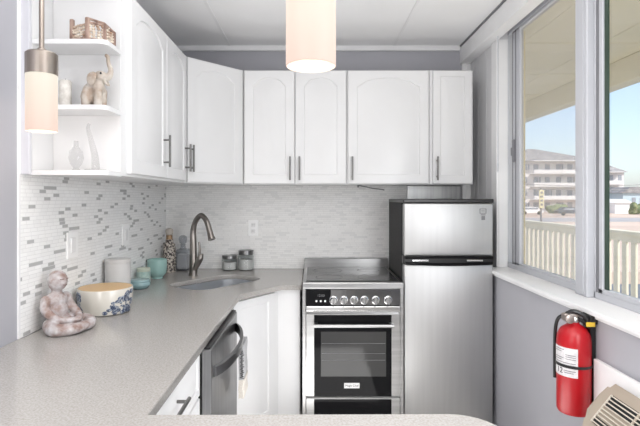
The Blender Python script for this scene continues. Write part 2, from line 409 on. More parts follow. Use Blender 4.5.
# ceiling battens and back-wall cornice
for i, x in enumerate((-.626, .605)):
    bm = B(); box(bm, x-.009, x+.009, YR, DB-.03, ZC-.004, ZC, .001); struct('trim_%d' % (i+1), bm, TRIMW)
bm = B(); box(bm, XW, 1.10, DB-.03, DB, 2.543, ZC, .003); struct('trim_3', bm, TRIMW)
bm = B(); box(bm, 1.10, XR, YR, DB, 2.449, ZC-.012, .002); struct('trim_4', bm, TRIMW)      # boxed header above windows
bm = B(); box(bm, 1.093, XR, YR, DB-.03, ZC-.010, ZC, 0); struct('trim_5', bm, WGREY)            # solid dark strip, shade of the gap under the ceiling put into its colour
bm = B(); box(bm, 1.115, XR, DB-.02, DB, 0, 2.449, .003); box(bm, 1.145, 1.160, DB-.026, DB-.02, 0, 2.449, .002); struct('trim_6', bm, TRIMW)
bm = B(); box(bm, XR-.012, XR+.001, 3.097, 3.19, ZS, 2.449, .002); box(bm, XR, XF+.02, 3.094, 3.099, ZS, 2.449); struct('trim_7', bm, TRIMW)
bm = B(); box(bm, XW, -1.072, 1.832, 1.85, 1.53, ZC, .002); struct('trim_8', bm, mat('end_board_lavender', (.60,.60,.645), .5))       # board at end of shelf unit
bm = B(); box(bm, XW, XT, 1.822, 1.832, .911, 1.53); box(bm, XW, XT+.001, 1.8215, 1.832, 1.53, ZC); struct('trim_9', bm, TRIMW)
# sill
bm = B(); box(bm, 1.085, XF+.03, YR+.02, 3.09, ZS-.02, ZS, .003); box(bm, 1.10, XL, YR+.02, 3.09, ZS-.034, ZS-.02, .002); struct('trim_10', bm, TRIMW)

# windows
def window(n, y0, y1, screen):
    f = B(); x0, x1 = XF, XF+.045; zb, zt = ZS, WZ1
    w = .032
    box(f, x0, x1, y0, y1, zb, zb+w, .003); box(f, x0, x1, y0, y1, zt-w*.8, zt, .003)
    box(f, x0, x1, y0, y0+w, zb, zt, .003); box(f, x0, x1, y1-.012, y1, zb, zt, .003)
    o = tag(obj('window_%d' % n, f, WFRAME), kind='structure')
    return o
w1 = window(1, 2.245, 3.097, True); w2 = window(2, .57, 2.145, False)
bm = B(); box(bm, XF-.03, XF+.05, 2.146, 2.244, ZS, WZ1, .004); box(bm, XF-.034, XF-.03, 2.17, 2.215, ZS+.01, 2.449, .001); struct('trim_11', bm, WFRAME)  # mullion
# window 1: sash with stiles, screen and latch
bm = B(); a, b = 2.275, 3.028
box(bm, XF+.004, XF+.03, b-.10, b, ZS+.03, 2.475, .003); box(bm, XF+.004, XF+.03, a, a+.025, ZS+.03, 2.475, .003)
box(bm, XF+.004, XF+.03, a, b, ZS+.03, ZS+.045, .003); box(bm, XF+.004, XF+.03, a, b, 2.462, 2.475, .003)
sash = obj('sash', bm, WFRAME, w1)
bm = B(); box(bm, XF+.001, XF+.006, b-.052, b-.042, ZS+.03, 2.47); box(bm, XF+.001, XF+.006, b-.006, b, ZS+.03, 2.47); obj('track', bm, WGREY, w1)
bm = B(); box(bm, XF+.016, XF+.019, a+.02, b-.09, ZS+.04, 2.465); obj('pane', bm, SCREEN, w1)
bm = B(); box(bm, XF+.034, XF+.037, b, 3.09, ZS+.03, 2.475); obj('pane', bm, PANE, w1)
bm = B(); box(bm, XF-.014, XF+.004, 2.985, 3.0, 1.66, 1.80, .004); box(bm, XF-.022, XF-.012, 2.988, 2.997, 1.70, 1.75, .002); obj('latch', bm, WGREY, w1)
# window 2
bm = B(); a, b = .60, 2.105
box(bm, XF-.002, XF+.03, b-.028, b, ZS+.03, 2.475, .003); box(bm, XF-.002, XF+.03, a, b, ZS+.03, ZS+.05, .003); box(bm, XF-.002, XF+.03, a, b, 2.455, 2.475, .003); box(bm, XF-.002, XF+.03, a, a+.03, ZS+.03, 2.475, .003)
obj('sash', bm, WFRAME, w2)
bm = B(); box(bm, XF+.006, XF+.012, b-.055, b-.029, ZS+.05, 2.455); obj('gasket', bm, GASKET, w2)
bm = B(); box(bm, XF-.001, XF+.006, b+.001, b+.022, ZS+.03, 2.475); obj('track', bm, WGREY, w2)
bm = B(); box(bm, XF+.014, XF+.017, a+.02, b-.05, ZS+.045, 2.46); obj('pane', bm, PANE, w2)
bm = B(); box(bm, XF+.047, 1.345, 3.085, 3.0965, ZS, WZ1); struct('trim_12', bm, mat('jamb_cream_yellow', (.85,.72,.42), .6))
# blind wand
bm = B(); tube(bm, [(XR-.03, 3.03, 2.449), (XR-.03, 3.03, 1.62)], .003, 8); lathe(bm, (XR-.03,3.03,1.60), [(.002,0),(.005,.01),(.005,.05),(.003,.06)], 10)
tag(obj('blind_wand', bm, WFRAME, None, 40), 'thin white blind wand hanging by the far edge of the window', 'wand')

# ------------------------------------------------------------ backsplash
bm = B(); box(bm, XW, XT, 1.832, DB, .911, 1.532); o = obj('backsplash', bm, TILEL); tag(o, 'white strip mosaic backsplash with grey accent tiles on the left wall', 'backsplash')
bm = B(); box(bm, XT, .70, DT, DB, .911, 1.532); o = obj('backsplash', bm, TILEB); tag(o, 'pale glossy strip mosaic backsplash on the back wall behind sink and range', 'backsplash')
bm = B(); box(bm, .702, 1.10, DT-.004, DB, 1.2, 1.532, .002); tag(obj('steel_panel', bm, DSTEEL), 'brushed grey metal panel on back wall above the fridge top', 'panel')

# ------------------------------------------------------------ worktop
SA = math.atan2(.79, .61); SCX, SCY = -.615, 3.085
outer = [(XT, 1.84), (XT, 3.64), (-.072, 3.64), (-.072, 2.955), (-.19, 2.955), (-.405, 2.66), (-.405, 1.19), (.33, 1.195)]
for k in range(1, 8):
    a = PI/2-PI/2*k/7; outer.append((.33+.11*math.cos(a), 1.085+.11*math.sin(a)))
outer += [(.44, .42), (XW, .42), (XW, 1.84)]
hole = rrect(.55, .34, .10, 7, SCX, SCY, SA)
me = flat_mesh([outer, hole[::-1]], .03, .003); me.transform(Matrix.Translation((0,0,.88)))
tag(link_mesh('countertop', me, QUARTZ), 'speckled greige quartz worktop running along left wall, corner and peninsula', 'countertop')

# sink
s = thing('sink', (SCX, SCY, .68), 'undermount stainless steel corner sink set diagonally in the worktop', 'sink')
bm = B(); rings = []
for (d, z) in ((.018,.879), (0,.879), (0,.72), (-.03,.69), (-.10,.685)):
    lp = rrect(.55+2*d, .34+2*d, max(.10+d, .02), 7, SCX, SCY, SA); rings.append([bm.verts.new((x,y,z)) for x,y in lp])
for a, b in zip(rings, rings[1:]):
    n = len(a)
    for i in range(n): bm.faces.new((a[i], a[(i+1)%n], b[(i+1)%n], b[i]))
bm.faces.new(rings[-1]); obj('basin', bm, SINKM, s, 40)
bm = B(); lathe(bm, (SCX, SCY, .6855), [(.045,0),(.045,.002),(.03,.003),(.028,-.0)], 24); obj('drain', bm, CHROME, s, 40)

# faucet
f = thing('faucet', (-.825, 3.34, .91), 'tall brushed nickel gooseneck faucet standing behind the corner sink', 'faucet')
dx, dy = .77, -.64; fx, fy = -.825, 3.34
bm = B(); path = smoothpath([(fx,fy,.91),(fx,fy,1.0),(fx,fy,1.12),(fx,fy,1.22),(fx+.028*dx,fy+.028*dy,1.285),(fx+.085*dx,fy+.085*dy,1.322),(fx+.14*dx,fy+.14*dy,1.29),(fx+.17*dx,fy+.17*dy,1.235),(fx+.185*dx,fy+.185*dy,1.195)], 6)
n = len(path); rs = [.030-.012*min(1, i/(n*.45)) for i in range(n)]
tube(bm, path, rs, 16); obj('neck', bm, FAUCET, f, 40)
bm = B(); tube(bm, [(fx+.165*dx,fy+.165*dy,1.245),(fx+.185*dx,fy+.185*dy,1.20),(fx+.20*dx,fy+.20*dy,1.165)], [.018,.021,.025], 16); obj('spray_head', bm, FAUCET, f, 40)
bm = B(); tube(bm, smoothpath([(fx+.01,fy-.01,.95),(fx+.028,fy-.015,.985),(fx+.052,fy-.02,1.03),(fx+.056,fy-.02,1.06)],5), [.02]*5+[.022]*6+[.019]*5, 14)
tube(bm, smoothpath([(fx+.046,fy-.02,1.05),(fx+.05,fy-.02,1.09),(fx+.044,fy-.02,1.14)],4), [.009]*5+[.007]*4, 10); obj('handle', bm, FAUCET, f, 40)
bm = B(); lathe(bm, (fx,fy,.91), [(.034,0),(.034,.004),(.03,.007)], 24); obj('base', bm, FAUCET, f, 40)

# ------------------------------------------------------------ wall cabinets
ZB, ZT = 1.532, 2.312
XC, DC = -.774, 3.30      # door face planes
FL = fr((XC-.02, 0), (0,1), (1,0))        # left run: a = depth y
# open shelf unit
s = thing('open_shelf_unit', (-.93, 1.92, ZB-.004), 'white open end shelf unit with three shelves left of the wall cabinets', 'shelf')
def shelf_poly(r=.03):
    pts = [(-1.07,1.85)]
    for k in range(6):
        a = -PI/2+PI/2*k/5; pts.append((-.790-r+r*math.cos(a), 1.85+r+r*math.sin(a)))
    return pts+[(-.790,1.998),(-1.07,1.998)]
for z in (ZB-.004, 1.778, 2.028, 2.294):
    bm = B(); prism(bm, shelf_poly(), z, z+.018); obj('shelf', bm, WHITE, s)
bm = B(); box(bm, XW+.001, -1.0705, 1.851, 1.998, ZB-.004, ZT); obj('back_panel', bm, WHITE, s)
# left cabinet
c = thing('wall_cabinet', (-.95, 2.48, ZB), 'white two-door wall cabinet on the left wall next to open shelves', 'cabinet')
bm = B(); box(bm, XW+.002, XC-.02, 2.0, 2.974, ZB, ZT, .001); obj('body', bm, WHITE, c)
bm = B(); d = obj('door', door_bm(fr((XC-.02,2.065),(0,1),(1,0)), .50, ZB+.012, ZT-.008, .02, .055, .06), WHITE, c, 30); pull(FL, 2.515, .02, 1.60, 1.765, d)
d = obj('door', door_bm(fr((XC-.02,2.572),(0,1),(1,0)), .395, ZB+.012, ZT-.008, .02, .055, .06), WHITE, c, 30); pull(FL, 2.935, .02, 1.60, 1.765, d)
bm.free()
# corner cabinet
A1 = Vector((XC-.0, 2.976)); A2 = Vector((-.478, DC)); u = (A2-A1).normalized(); nrm = Vector((u.y, -u.x))
c = thing('corner_cabinet', (-.85, 3.35, ZB), 'white diagonal corner wall cabinet with one arched door', 'cabinet')
bm = B(); p1 = A1-nrm*.02; p2 = A2-nrm*.02
prism(bm, [(XW+.002,2.976), (XC-.021,2.976), (p1.x,p1.y), (p2.x,p2.y), (-.480,3.322), (-.480,DB-.001), (XW+.002,DB-.001)], ZB, ZT); obj('body', bm, WHITE, c)
wd = (A2-A1).length
FD = fr(p1+u*.006, u, nrm)
d = obj('door', door_bm(FD, wd-.014, ZB+.006, ZT-.008, .02, .055, .06), WHITE, c, 30); pull(FD, .022, .02, 1.60, 1.765, d)
# back cabinets
def backcab(x0, x1, doors, label, arch, hs, dc=DC):
    c = thing('wall_cabinet', ((x0+x1)/2, dc+.17, ZB), label, 'cabinet')
    bm = B(); box(bm, x0+.001, x1-.001, dc+.021, DB-.001, ZB, ZT, .001); obj('body', bm, WHITE, c)
    for (a, b), h in zip(doors, hs):
        F = fr((a, dc+.02), (1,0), (0,-1))
        d = obj('door', door_bm(F, b-a, ZB+.006, ZT-.006, .0195, arch, min(.06, (b-a)*.19)), WHITE, c, 30)
        pull(F, h-a, .02, 1.56, 1.72, d)
backcab(-.478, .228, [(-.470,-.129), (-.122,.222)], 'white double-door wall cabinet above the counter beside the corner', .055, [-.158, -.094])
backcab(.228, .794, [(.236,.782)], 'wide white single-door wall cabinet above the range', .06, [.263])
backcab(.794, 1.09, [(.812,1.078)], 'narrow white wall cabinet above the fridge with plain panel', 0, [.838])

# ------------------------------------------------------------ base cabinets
c = thing('base_cabinet', (-.78, 1.5, 0), 'white base cabinet under left counter with drawer, left of dishwasher', 'cabinet')
bm = B(); box(bm, XW+.001, -.445, 1.21, 1.825, .1, .879, .001); box(bm, XW+.001, -.50, 1.21, 1.825, 0, .1); obj('body', bm, WHITE, c)
F = fr((-.445, 1.215), (0,1), (1,0))
d = obj('drawer', door_bm(F, .605, .70, .872, .02, 0, .03), WHITE, c, 30); pull(fr((-.445,0),(0,1),(1,0)), 1.375, .02, .805, None, d, True, 1.54)
for z0, z1 in ((.42,.69), (.11,.41)):
    d = obj('drawer', door_bm(F, .605, z0, z1, .02, 0, .05), WHITE, c, 30); pull(fr((-.445,0),(0,1),(1,0)), 1.375, .02, z1-.08, None, d, True, 1.54)
# corner sink base
q1 = Vector((-.435, 2.655)); q2 = Vector((-.205, 2.985)); u2 = (q2-q1).normalized(); n2 = Vector((u2.y, -u2.x))
c = thing('sink_cabinet', (-.75, 3.2, 0), 'white diagonal corner base cabinet below the sink', 'cabinet')
bm = B(); r1 = q1-n2*.02; r2 = q2-n2*.02
# walls only so that the basin has room inside
def wallseg(bm, p, q, t, z0, z1):
    p = Vector(p); q = Vector(q); d = (q-p).normalized(); nn = Vector((d.y,-d.x))
    prism(bm, [tuple(p), tuple(q), tuple(q-nn*t), tuple(p-nn*t)], z0, z1)
wallseg(bm, (r1.x, r1.y), (r2.x, r2.y), .018, .1, .878)
wallseg(bm, (r2.x, r2.y), (-.085, r2.y), .018, .1, .878)
box(bm, -.10, -.082, 3.02, DB-.002, .0, .878); box(bm, XW+.001, -.47, 2.46, 2.478, 0, .878)
prism(bm, [(XW+.001,2.48),(-.50,2.48),(-.50,2.70),(-.25,3.04),(-.10,3.04),(-.10,DB-.002),(XW+.001,DB-.002)], 0, .10)
obj('body', bm, WHITE, c)
F = fr(r1, u2, n2); L2 = (q2-q1).length
bm = B(); fbox(bm, F, L2-.045, L2+.0, -.002, .006, .1, .878, .001); obj('face_frame', bm, WHITE, c)
d = obj('door', door_bm(F, L2-.05, .115, .868, .02, 0, .055), WHITE, c, 30)
bm = B(); box(bm, -.435, -.10, 2.985, 3.0, .1, .1005)
bm.free()

# peninsula base
c = thing('peninsula_cabinet', (-.1, .85, 0), 'white base cabinet carrying the peninsula counter in front of the camera', 'cabinet')
bm = B(); box(bm, XW+.001, .30, .62, 1.14, .1, .878, .002); box(bm, XW+.001, .27, .66, 1.10, 0, .1); obj('body', bm, WHITE, c)

# ------------------------------------------------------------ dishwasher
d = thing('dishwasher', (-.75, 2.13, 0), 'dark stainless dishwasher with curved handle under left counter', 'dishwasher')
bm = B(); box(bm, XW+.002, -.425, 1.832, 2.452, .09, .872, .002); box(bm, XW+.002, -.47, 1.84, 2.44, 0, .09); obj('body', bm, BLKTEX, d)
bm = B(); box(bm, -.424, -.385, 1.834, 2.450, .10, .868, .004, 2); dd = obj('door', bm, DSTEEL, d)
bm = B(); box(bm, -.423, -.390, 1.836, 2.448, .8685, .876, .001); obj('control_strip', bm, BLACK, dd)
# bowed flat handle
bm = B(); K = 20; pr = []
for k in range(K+1):
    t = k/K; y = 1.87+.53*t; o_ = .058*math.sin(PI*t)**.7
    z = .772+.03*t
    pr.append([(-.386+o_, y, z-.022), (-.386+o_+.013, y, z-.018), (-.386+o_+.013, y, z+.018), (-.386+o_, y, z+.022)])
vv = [[bm.verts.new(p) for p in r] for r in pr]
for a, b in zip(vv, vv[1:]):
    for i in range(4): bm.faces.new((a[i], a[(i+1)%4], b[(i+1)%4], b[i]))
bm.faces.new(vv[0]); bm.faces.new(vv[-1]); obj('handle', bm, mat('handle_dark_steel', (.22,.22,.225), .3, 1), dd, 50)
bm = B(); box(bm, -.386, -.383, 1.845, 1.875, .11, .18, .001); obj('badge', bm, CHROME, dd)
# towel over the handle
t = thing('dish_towel', (-.33, 2.33, .50), 'folded grey and cream dish towel with dark script hanging off the dishwasher handle', 'towel')
def folded(z0, z1, x0, x1):
    bm = B(); K = 8
    rows = []
    for k in range(K+1):
        z = z0+(z1-z0)*k/K; w = .0025*math.sin(k*1.1)
        rows.append([bm.verts.new(p) for p in ((x0+w*.3,2.242,z),(x1+w-.004,2.240,z),(x1+w,2.246,z),(x1+w*.8,2.372,z),(x1+w-.004,2.38,z),(x0+w*.3,2.38,z))])
    for a, b in zip(rows, rows[1:]):
        for q in range(6): bm.faces.new((a[q], a[(q+1)%6], b[(q+1)%6], b[q]))
    bm.faces.new(rows[0]); bm.faces.new(rows[-1]); return bm
obj('cloth', folded(.60, .762, -.345, -.323), CLOTHG, t, 40)
obj('cloth_border', folded(.515, .6, -.346, -.321), CLOTHC, t, 40)
bm = B(); tube(bm, smoothpath([(-.330,2.25,.760),(-.326,2.25,.80),(-.335,2.25,.812)],4), .003, 6); obj('loop', bm, CLOTHG, t)
bm = B(); pts = []
for k in range(15):
    z = .738-k*.009; pts += [(-.339+.004*(k%2), 2.2385, z), (-.324+.003*(k%3), 2.2380, z-.003)]
tube(bm, smoothpath(pts, 3), .0012, 5)
obj('script', bm, INK, t)

# ------------------------------------------------------------ range
x0, x1, yf = -.066, .541, 2.91
r = thing('range', ((x0+x1)/2, 3.2, 0), 'stainless steel electric range with black glass oven door and six knobs', 'range')
bm = B(); box(bm, x0+.004, x1-.004, yf+.03, 3.60, .05, .90, .002); obj('body', bm, STEELH, r)
bm = B(); box(bm, x0, x1, yf-.004, 3.60, .898, .934, .004, 2); obj('cooktop_frame', bm, STEELH, r)
bm = B(); box(bm, x0+.022, x1-.022, yf+.035, 3.535, .9335, .9385, .001); ct = obj('cooktop_glass', bm, mat('cooktop_black', (.02,.02,.02), .12, 0, **{'Specular IOR Level': .3}), r)
for (cx, cy, rr) in ((.10,3.08,.085), (.38,3.08,.10), (.10,3.37,.10), (.38,3.37,.075)):
    bm = B(); lathe(bm, (cx,cy,.9386), [(rr,0),(rr,.0004),(rr-.003,.0004),(rr-.003,0)], 40, cap=False); obj('burner_ring', bm, INKG, ct)
me = text_mesh('HOT SURFACE', .012, .0004); me.transform(Matrix.Translation((.24,3.0,.939))); link_mesh('cooktop_text', me, INKG, ct)
bm = B(); box(bm, x0, x1, 3.54, 3.60, .934, 1.0, .003); obj('backguard', bm, STEELH, r)
# control panel
bm = B(); box(bm, x0+.02, x1-.02, yf+.004, yf+.03, .795, .892, .002); cp = obj('control_panel', bm, mat('panel_steel_dark', (.24,.24,.24), .12, 1), r)
bm = B(); box(bm, x0+.022, .105, yf+.001, yf+.0045, .797, .890, .001); dp = obj('display', bm, BGLASS, cp)
bm = B()
for k in range(3): bmesh.ops.create_uvsphere(bm, u_segments=10, v_segments=6, radius=.0065, matrix=Matrix.Translation((.018+.026*k, yf+.001, .822)) @ Matrix.Diagonal((1,.4,1,1)))
obj('button', bm, mat('button_white', (.8,.8,.8), .4), dp, True)
me = text_mesh('12:00', .02, .0004); me.transform(Matrix.Translation((.045, yf+.0005, .855)) @ Matrix.Rotation(PI/2, 4, 'X')); link_mesh('clock_digits', me, INKG, dp)
for px in (333.4,343.8,354.1,364.3,375.7,388.1):
    x = (px-VX)*yf/FPX
    bm = B(); lathe(bm, (x,yf+.004,.828), [(.025,0),(.025,-.004),(.020,-.006),(.019,-.03),(.017,-.034)], 24, 'Y'); kb = obj('knob', bm, CHROME, r, 40)
    bm = B(); box(bm, x-.004, x+.004, yf-.046, yf-.028, .809, .847, .003); obj('knob_grip', bm, STEELH, kb)
bm = B(); box(bm, x0+.02, x1-.02, yf-.006, yf+.03, .762, .793, .005, 2); obj('trim_rail', bm, CHROME, r)
for xa, xb in ((x0, x0+.02), (x1-.02, x1)): bm = B(); box(bm, xa, xb, yf+.004, yf+.03, .05, .897, .002); obj('side_frame', bm, STEELH, r)
bm = B(); box(bm, x0+.022, x1-.022, yf+.002, yf+.03, .25, .742, .003); dr = obj('oven_door', bm, STEELH, r)
bm = B(); box(bm, .004, .468, yf-.002, yf+.0025, .252, .740, .002); gl = obj('door_glass', bm, BGLASS, dr)
bm = B(); box(bm, .045, .435, yf-.0026, yf-.0018, .372, .64, .0002); obj('oven_window', bm, mat('oven_window_grey', (.05,.05,.05), .08, 0, **{'Specular IOR Level': .3}), gl)
bm = B()
for z in (.47, .51, .57): tube(bm, [(.05,yf-.003,z),(.43,yf-.003,z)], .0012, 6)
obj('rack', bm, INKG, gl)
bm = B(); tube(bm, [(.0,yf-.045,.685),(.475,yf-.045,.685)], .011, 14)
for xx in (.014, .461): box(bm, xx-.010, xx+.010, yf-.045, yf+.002, .676, .696, .003)
obj('door_handle', bm, STEELH, dr, 40)
bm = B(); box(bm, .184, .276, yf-.005, yf-.0018, .302, .334, .001); bd = obj('badge', bm, mat('badge_silver', (.75,.75,.75), .4), gl)
me = text_mesh('Magic Chef', .0175, .0006); me.transform(Matrix.Translation((.23, yf-.0053, .318)) @ Matrix.Rotation(PI/2, 4, 'X')); link_mesh('badge_text', me, INK, bd)
bm = B(); box(bm, x0+.022, x1-.022, yf+.002, yf+.03, .06, .238, .003); dw = obj('drawer', bm, STEELH, r)
bm = B(); box(bm, .004, .468, yf-.002, yf+.0025, .062, .236, .002); obj('drawer_glass', bm, BGLASS, dw)
for xa in (x0+.05, x1-.05):
    for ya in (2.98, 3.55): bm = B(); lathe(bm, (xa,ya,0), [(.018,0),(.018,.05)], 12); obj('foot', bm, BLACK, r)

# ------------------------------------------------------------ fridge
fx0, fx1, fyf, fyb = .547, 1.094, 2.95, 3.52
r = thing('refrigerator', ((fx0+fx1)/2, 3.25, 0), 'two-door refrigerator with stainless doors and black sides beside the range', 'refrigerator')
bm = B(); box(bm, fx0, fx1, fyf+.06, fyb, .03, 1.425, .006, 2); obj('body', bm, BLKTEX, r)
bm = B(); box(bm, fx0-.002, fx1+.001, fyf-.004, fyb, 1.410, 1.434, .006, 2); obj('top_cap', bm, BLACK, r)
bm = B(); box(bm, fx0+.003, fx1-.003, fyf, fyf+.055, 1.088, 1.408, .008, 3); fd = obj('freezer_door', bm, STEEL, r, 40)
bm = B(); box(bm, fx0+.003, fx1-.003, fyf, fyf+.055, .07, 1.036, .008, 3); ld = obj('fridge_door', bm, STEEL, r, 40)
bm = B(); box(bm, fx0, fx1, fyf+.004, fyf+.06, 1.036, 1.088, .004, 2); ha = obj('handle_recess', bm, BLACK, r)
for zz, dirn in ((1.078, -1), (1.044, 1)):
    bm = B(); pts = []
    for k in range(13):
        t_ = k/12; pts.append((fx0+.01+(fx1-fx0-.02)*t_, fyf-.006-.016*math.sin(PI*t_)**.5, zz+ (.006*math.sin(PI*t_))*(-dirn)))
    tube(bm, pts, .0085, 8); obj('handle', bm, BGLASS, r, 40)
for xa in (.60, .93): bm = B(); box(bm, xa, xa+.10, fyf-.004, fyf+.005, 1.055, 1.066, .002); obj('handle_trim', bm, CHROME, r)
# mark on freezer door
bm = B(); lx = lambda px: (px-VX)*fyf/FPX; lz = lambda py: CZ-(py-HY)*fyf/FPX
def bar(a, b, c_, d_): box(bm, lx(a), lx(b), fyf-.0015, fyf+.001, lz(d_), lz(c_))
bar(479.6,486.4,208.6,209.2); bar(479.6,480.3,208.6,213.4); bar(485.6,486.4,208.6,213.6); bar(479.6,486.4,213.0,213.6); bar(480.8,485.4,214.4,215.3); bar(481.4,485.0,216.0,220.0); bar(481,484.6,210.6,211.2)
obj('logo', bm, INKG, fd)
for xa in (fx0+.05, fx1-.05):
    for ya in (3.06, 3.46): bm = B(); lathe(bm, (xa,ya,0), [(.018,0),(.018,.03)], 12); obj('foot', bm, BLACK, r)
# dark cord under cabinet
bm = B(); tube(bm, smoothpath([(.318,3.45,1.530),(.36,3.46,1.522),(.42,3.47,1.510),(.50,3.47,1.499),(.50,3.47,1.497)],5), .004, 8); tube(bm, [(.318,3.45,1.532),(.318,3.45,1.515)], .006, 8)
tag(obj('cable', bm, INKG, None, True), 'short dark cable hanging under the wide cabinet above the range', 'cable')

# ------------------------------------------------------------ outlets
def outlet(name, label, F, w, h, kind):
    o = thing(name, F(0,0,0) if False else F(w/2, 0, Z0), label, 'outlet' if kind == 'o' else 'switch')
    bm = B(); fbox(bm, F, 0, w, 0, .006, Z0, Z0+h, .002); p = obj('plate', bm, OUTLET, o)
    bm = B()
    if kind == 'o':
        for zz in (.30, .70):
            fbox(bm, F, w*.28, w*.72, .004, .009, Z0+h*zz-.016, Z0+h*zz+.016, .004)
        obj('socket', bm, mat('socket_white', (.80,.80,.80), .4), o)
        for zz in (.30, .70):
            for aa in (.42, .58): bm = B(); fbox(bm, F, w*aa-.001, w*aa+.001, .0085, .0095, Z0+h*zz-.004, Z0+h*zz+.007); obj('slot', bm, INKG, o)
    else:
        fbox(bm, F, w*.30, w*.70, .004, .010, Z0+h*.22, Z0+h*.78, .002); obj('rocker', bm, mat('rocker_white', (.84,.84,.84), .35), o)
Z0 = 1.155; outlet('power_outlet', 'white double outlet on the back wall right of the faucet', fr((-.488, DT), (1,0), (0,-1)), .075, .12, 'o')
Z0 = 1.165; outlet('light_switch', 'white switch plate on left wall above the bowl and statue', fr((XT, 2.17), (0,1), (1,0)), .10, .12, 's')
Z0 = 1.165; outlet('light_switch', 'white switch plate on left wall above the small aqua jar', fr((XT, 2.80), (0,1), (1,0)), .10, .12, 's')

# ------------------------------------------------------------ counter items
ZK = .91
def lat(name, x, y, z, prof, m, label=None, cat=None, parent=None, seg=32, group=None):
    bm = B(); lathe(bm, (x,y,z), prof, seg); o = obj(name, bm, m, parent, 35)
    if label: tag(o, label, cat, group)
    return o
# canister
c = thing('canister', (-1.03, 2.56, ZK), 'tall plain white cylindrical canister behind the large bowl', 'canister')
lat('body', -1.03, 2.56, ZK, [(.060,0),(.064,.004),(.064,.190),(.062,.192)], CANIS, parent=c)
lat('lid', -1.03, 2.56, ZK+.192, [(.063,0),(.065,.002),(.065,.016),(.062,.018)], CANIS, parent=c)
# large bowl
bx, by = -.968, 2.262
c = thing('pet_bowl', (bx,by,ZK), 'large cream ceramic bowl with tan inside and navy pattern by the statue', 'bowl')
lat('body', bx, by, ZK, [(.098,0),(.108,.006),(.119,.05),(.122,.112),(.120,.117),(.114,.1165)], CREAMC, parent=c, seg=48)
lat('lining', bx, by, ZK, [(.1145,.1172),(.113,.110),(.104,.03),(.09,.014),(.02,.012)], TANC, parent=c, seg=48)
def patch(a0, a1, m, parent, seed):
    """raised paw-like relief patch wrapping the wall of the bowl"""
    random.seed(seed); bm = B()
    for k in range(80):
        f_ = random.random(); a = a0+(a1-a0)*f_
        zz = .012+.09*random.random()
        if zz > .02+.09*(f_ if a1 > a0 else 1-f_)+.02: continue
        rr = .108+.014*min(1, zz/.1)+.0005
        mx = Matrix.Translation((bx+rr*math.cos(a), by+rr*math.sin(a), ZK+zz)) @ Matrix.Rotation(a, 4, 'Z') @ Matrix.Diagonal((.0035,.012,.010,1))
        bmesh.ops.create_uvsphere(bm, u_segments=10, v_segments=6, radius=1, matrix=mx)
    obj('relief', bm, m, parent, True)
patch(math.radians(-70), math.radians(8), NAVY, c, 3); patch(math.radians(-128), math.radians(-165), NAVY, c, 5)
# low blue-green dish with lid
c = thing('lidded_dish', (-1.02,2.85,ZK), 'low squat blue-green ceramic dish with lid in front of mint jar', 'dish')
lat('body', -1.02, 2.85, ZK, [(.040,0),(.048,.004),(.062,.022),(.062,.034),(.058,.040)], AQUAD, parent=c)
lat('lid', -1.02, 2.85, ZK+.040, [(.058,0),(.060,.004),(.055,.014),(.03,.017),(.0,.017)][:4], AQUAD, parent=c)
# mint jar
c = thing('candle_jar', (-1.045,2.99,ZK), 'small speckled mint jar with pale top between squat dish and aqua mug', 'jar')
lat('body', -1.045, 2.99, ZK, [(.038,0),(.041,.003),(.041,.078),(.038,.080)], AQUAL, parent=c)
lat('lid', -1.045, 2.99, ZK+.080, [(.039,0),(.040,.002),(.040,.018),(.036,.021)], mat('mint_pale', (.55,.60,.50), .5), parent=c)
# aqua mug / planter
c = thing('footed_cup', (-1.035,3.22,ZK), 'rounded aqua ceramic footed cup near the corner bottles', 'cup')
lat('body', -1.035, 3.22, ZK, [(.036,0),(.036,.010),(.045,.016),(.059,.035),(.063,.065),(.063,.122),(.060,.126),(.057,.122),(.056,.06),(.035,.03),(.01,.028)], AQUA, parent=c)
# bottle with shells
c = thing('shell_bottle', (-1.03,3.47,ZK), 'tall patterned dark bottle filled with shells, leftmost of the corner pair', 'bottle')
x_, y_ = -1.03, 3.475
lat('body', x_, y_, ZK, [(.040,0),(.044,.004),(.044,.17),(.036,.20),(.028,.215),(.026,.235)], CONTENT, parent=c)
lat('neck', x_, y_, ZK+.235, [(.024,0),(.022,.015),(.022,.03)], mat('bronze_neck', (.30,.20,.12), .4, .6), parent=c)
lat('stopper', x_, y_, ZK+.265, [(.018,0),(.026,.006),(.028,.03),(.024,.045),(.010,.05)], mat('stopper_greige', (.42,.38,.34), .35), parent=c)
bm = B(); random.seed(2)
for k in range(70):
    a = random.random()*2*PI; zz = .01+.2*random.random(); rr = .044 if zz < .165 else .038
    bmesh.ops.create_icosphere(bm, subdivisions=1, radius=.0045+.003*random.random(), matrix=Matrix.Translation((x_+rr*math.cos(a), y_+rr*math.sin(a), ZK+zz)))
tag(obj('shells', bm, CONTENT, c, True), kind='stuff')
# grey decanter
x_, y_ = -.958, 3.57
c = thing('decanter', (x_,y_,ZK), 'square grey glass decanter with ball stopper, right of the shell bottle', 'decanter')
bm = B(); box(bm, x_-.043, x_+.043, y_-.043, y_+.043, ZK, ZK+.155, .008, 2)
obj('body', bm, GREYG, c)
bm = B(); box(bm, x_-.037, x_+.037, y_-.037, y_+.037, ZK+.01, ZK+.12, .006); obj('filling', bm, mat('bath_salt_grey', (.62,.62,.63), .7), c)
lat('neck', x_, y_, ZK+.155, [(.028,0),(.018,.012),(.017,.03),(.022,.035)], GREYG, parent=c)
lat('stopper', x_, y_, ZK+.19, [(.012,0),(.024,.010),(.030,.035),(.028,.055),(.012,.066)], GREYG, parent=c)
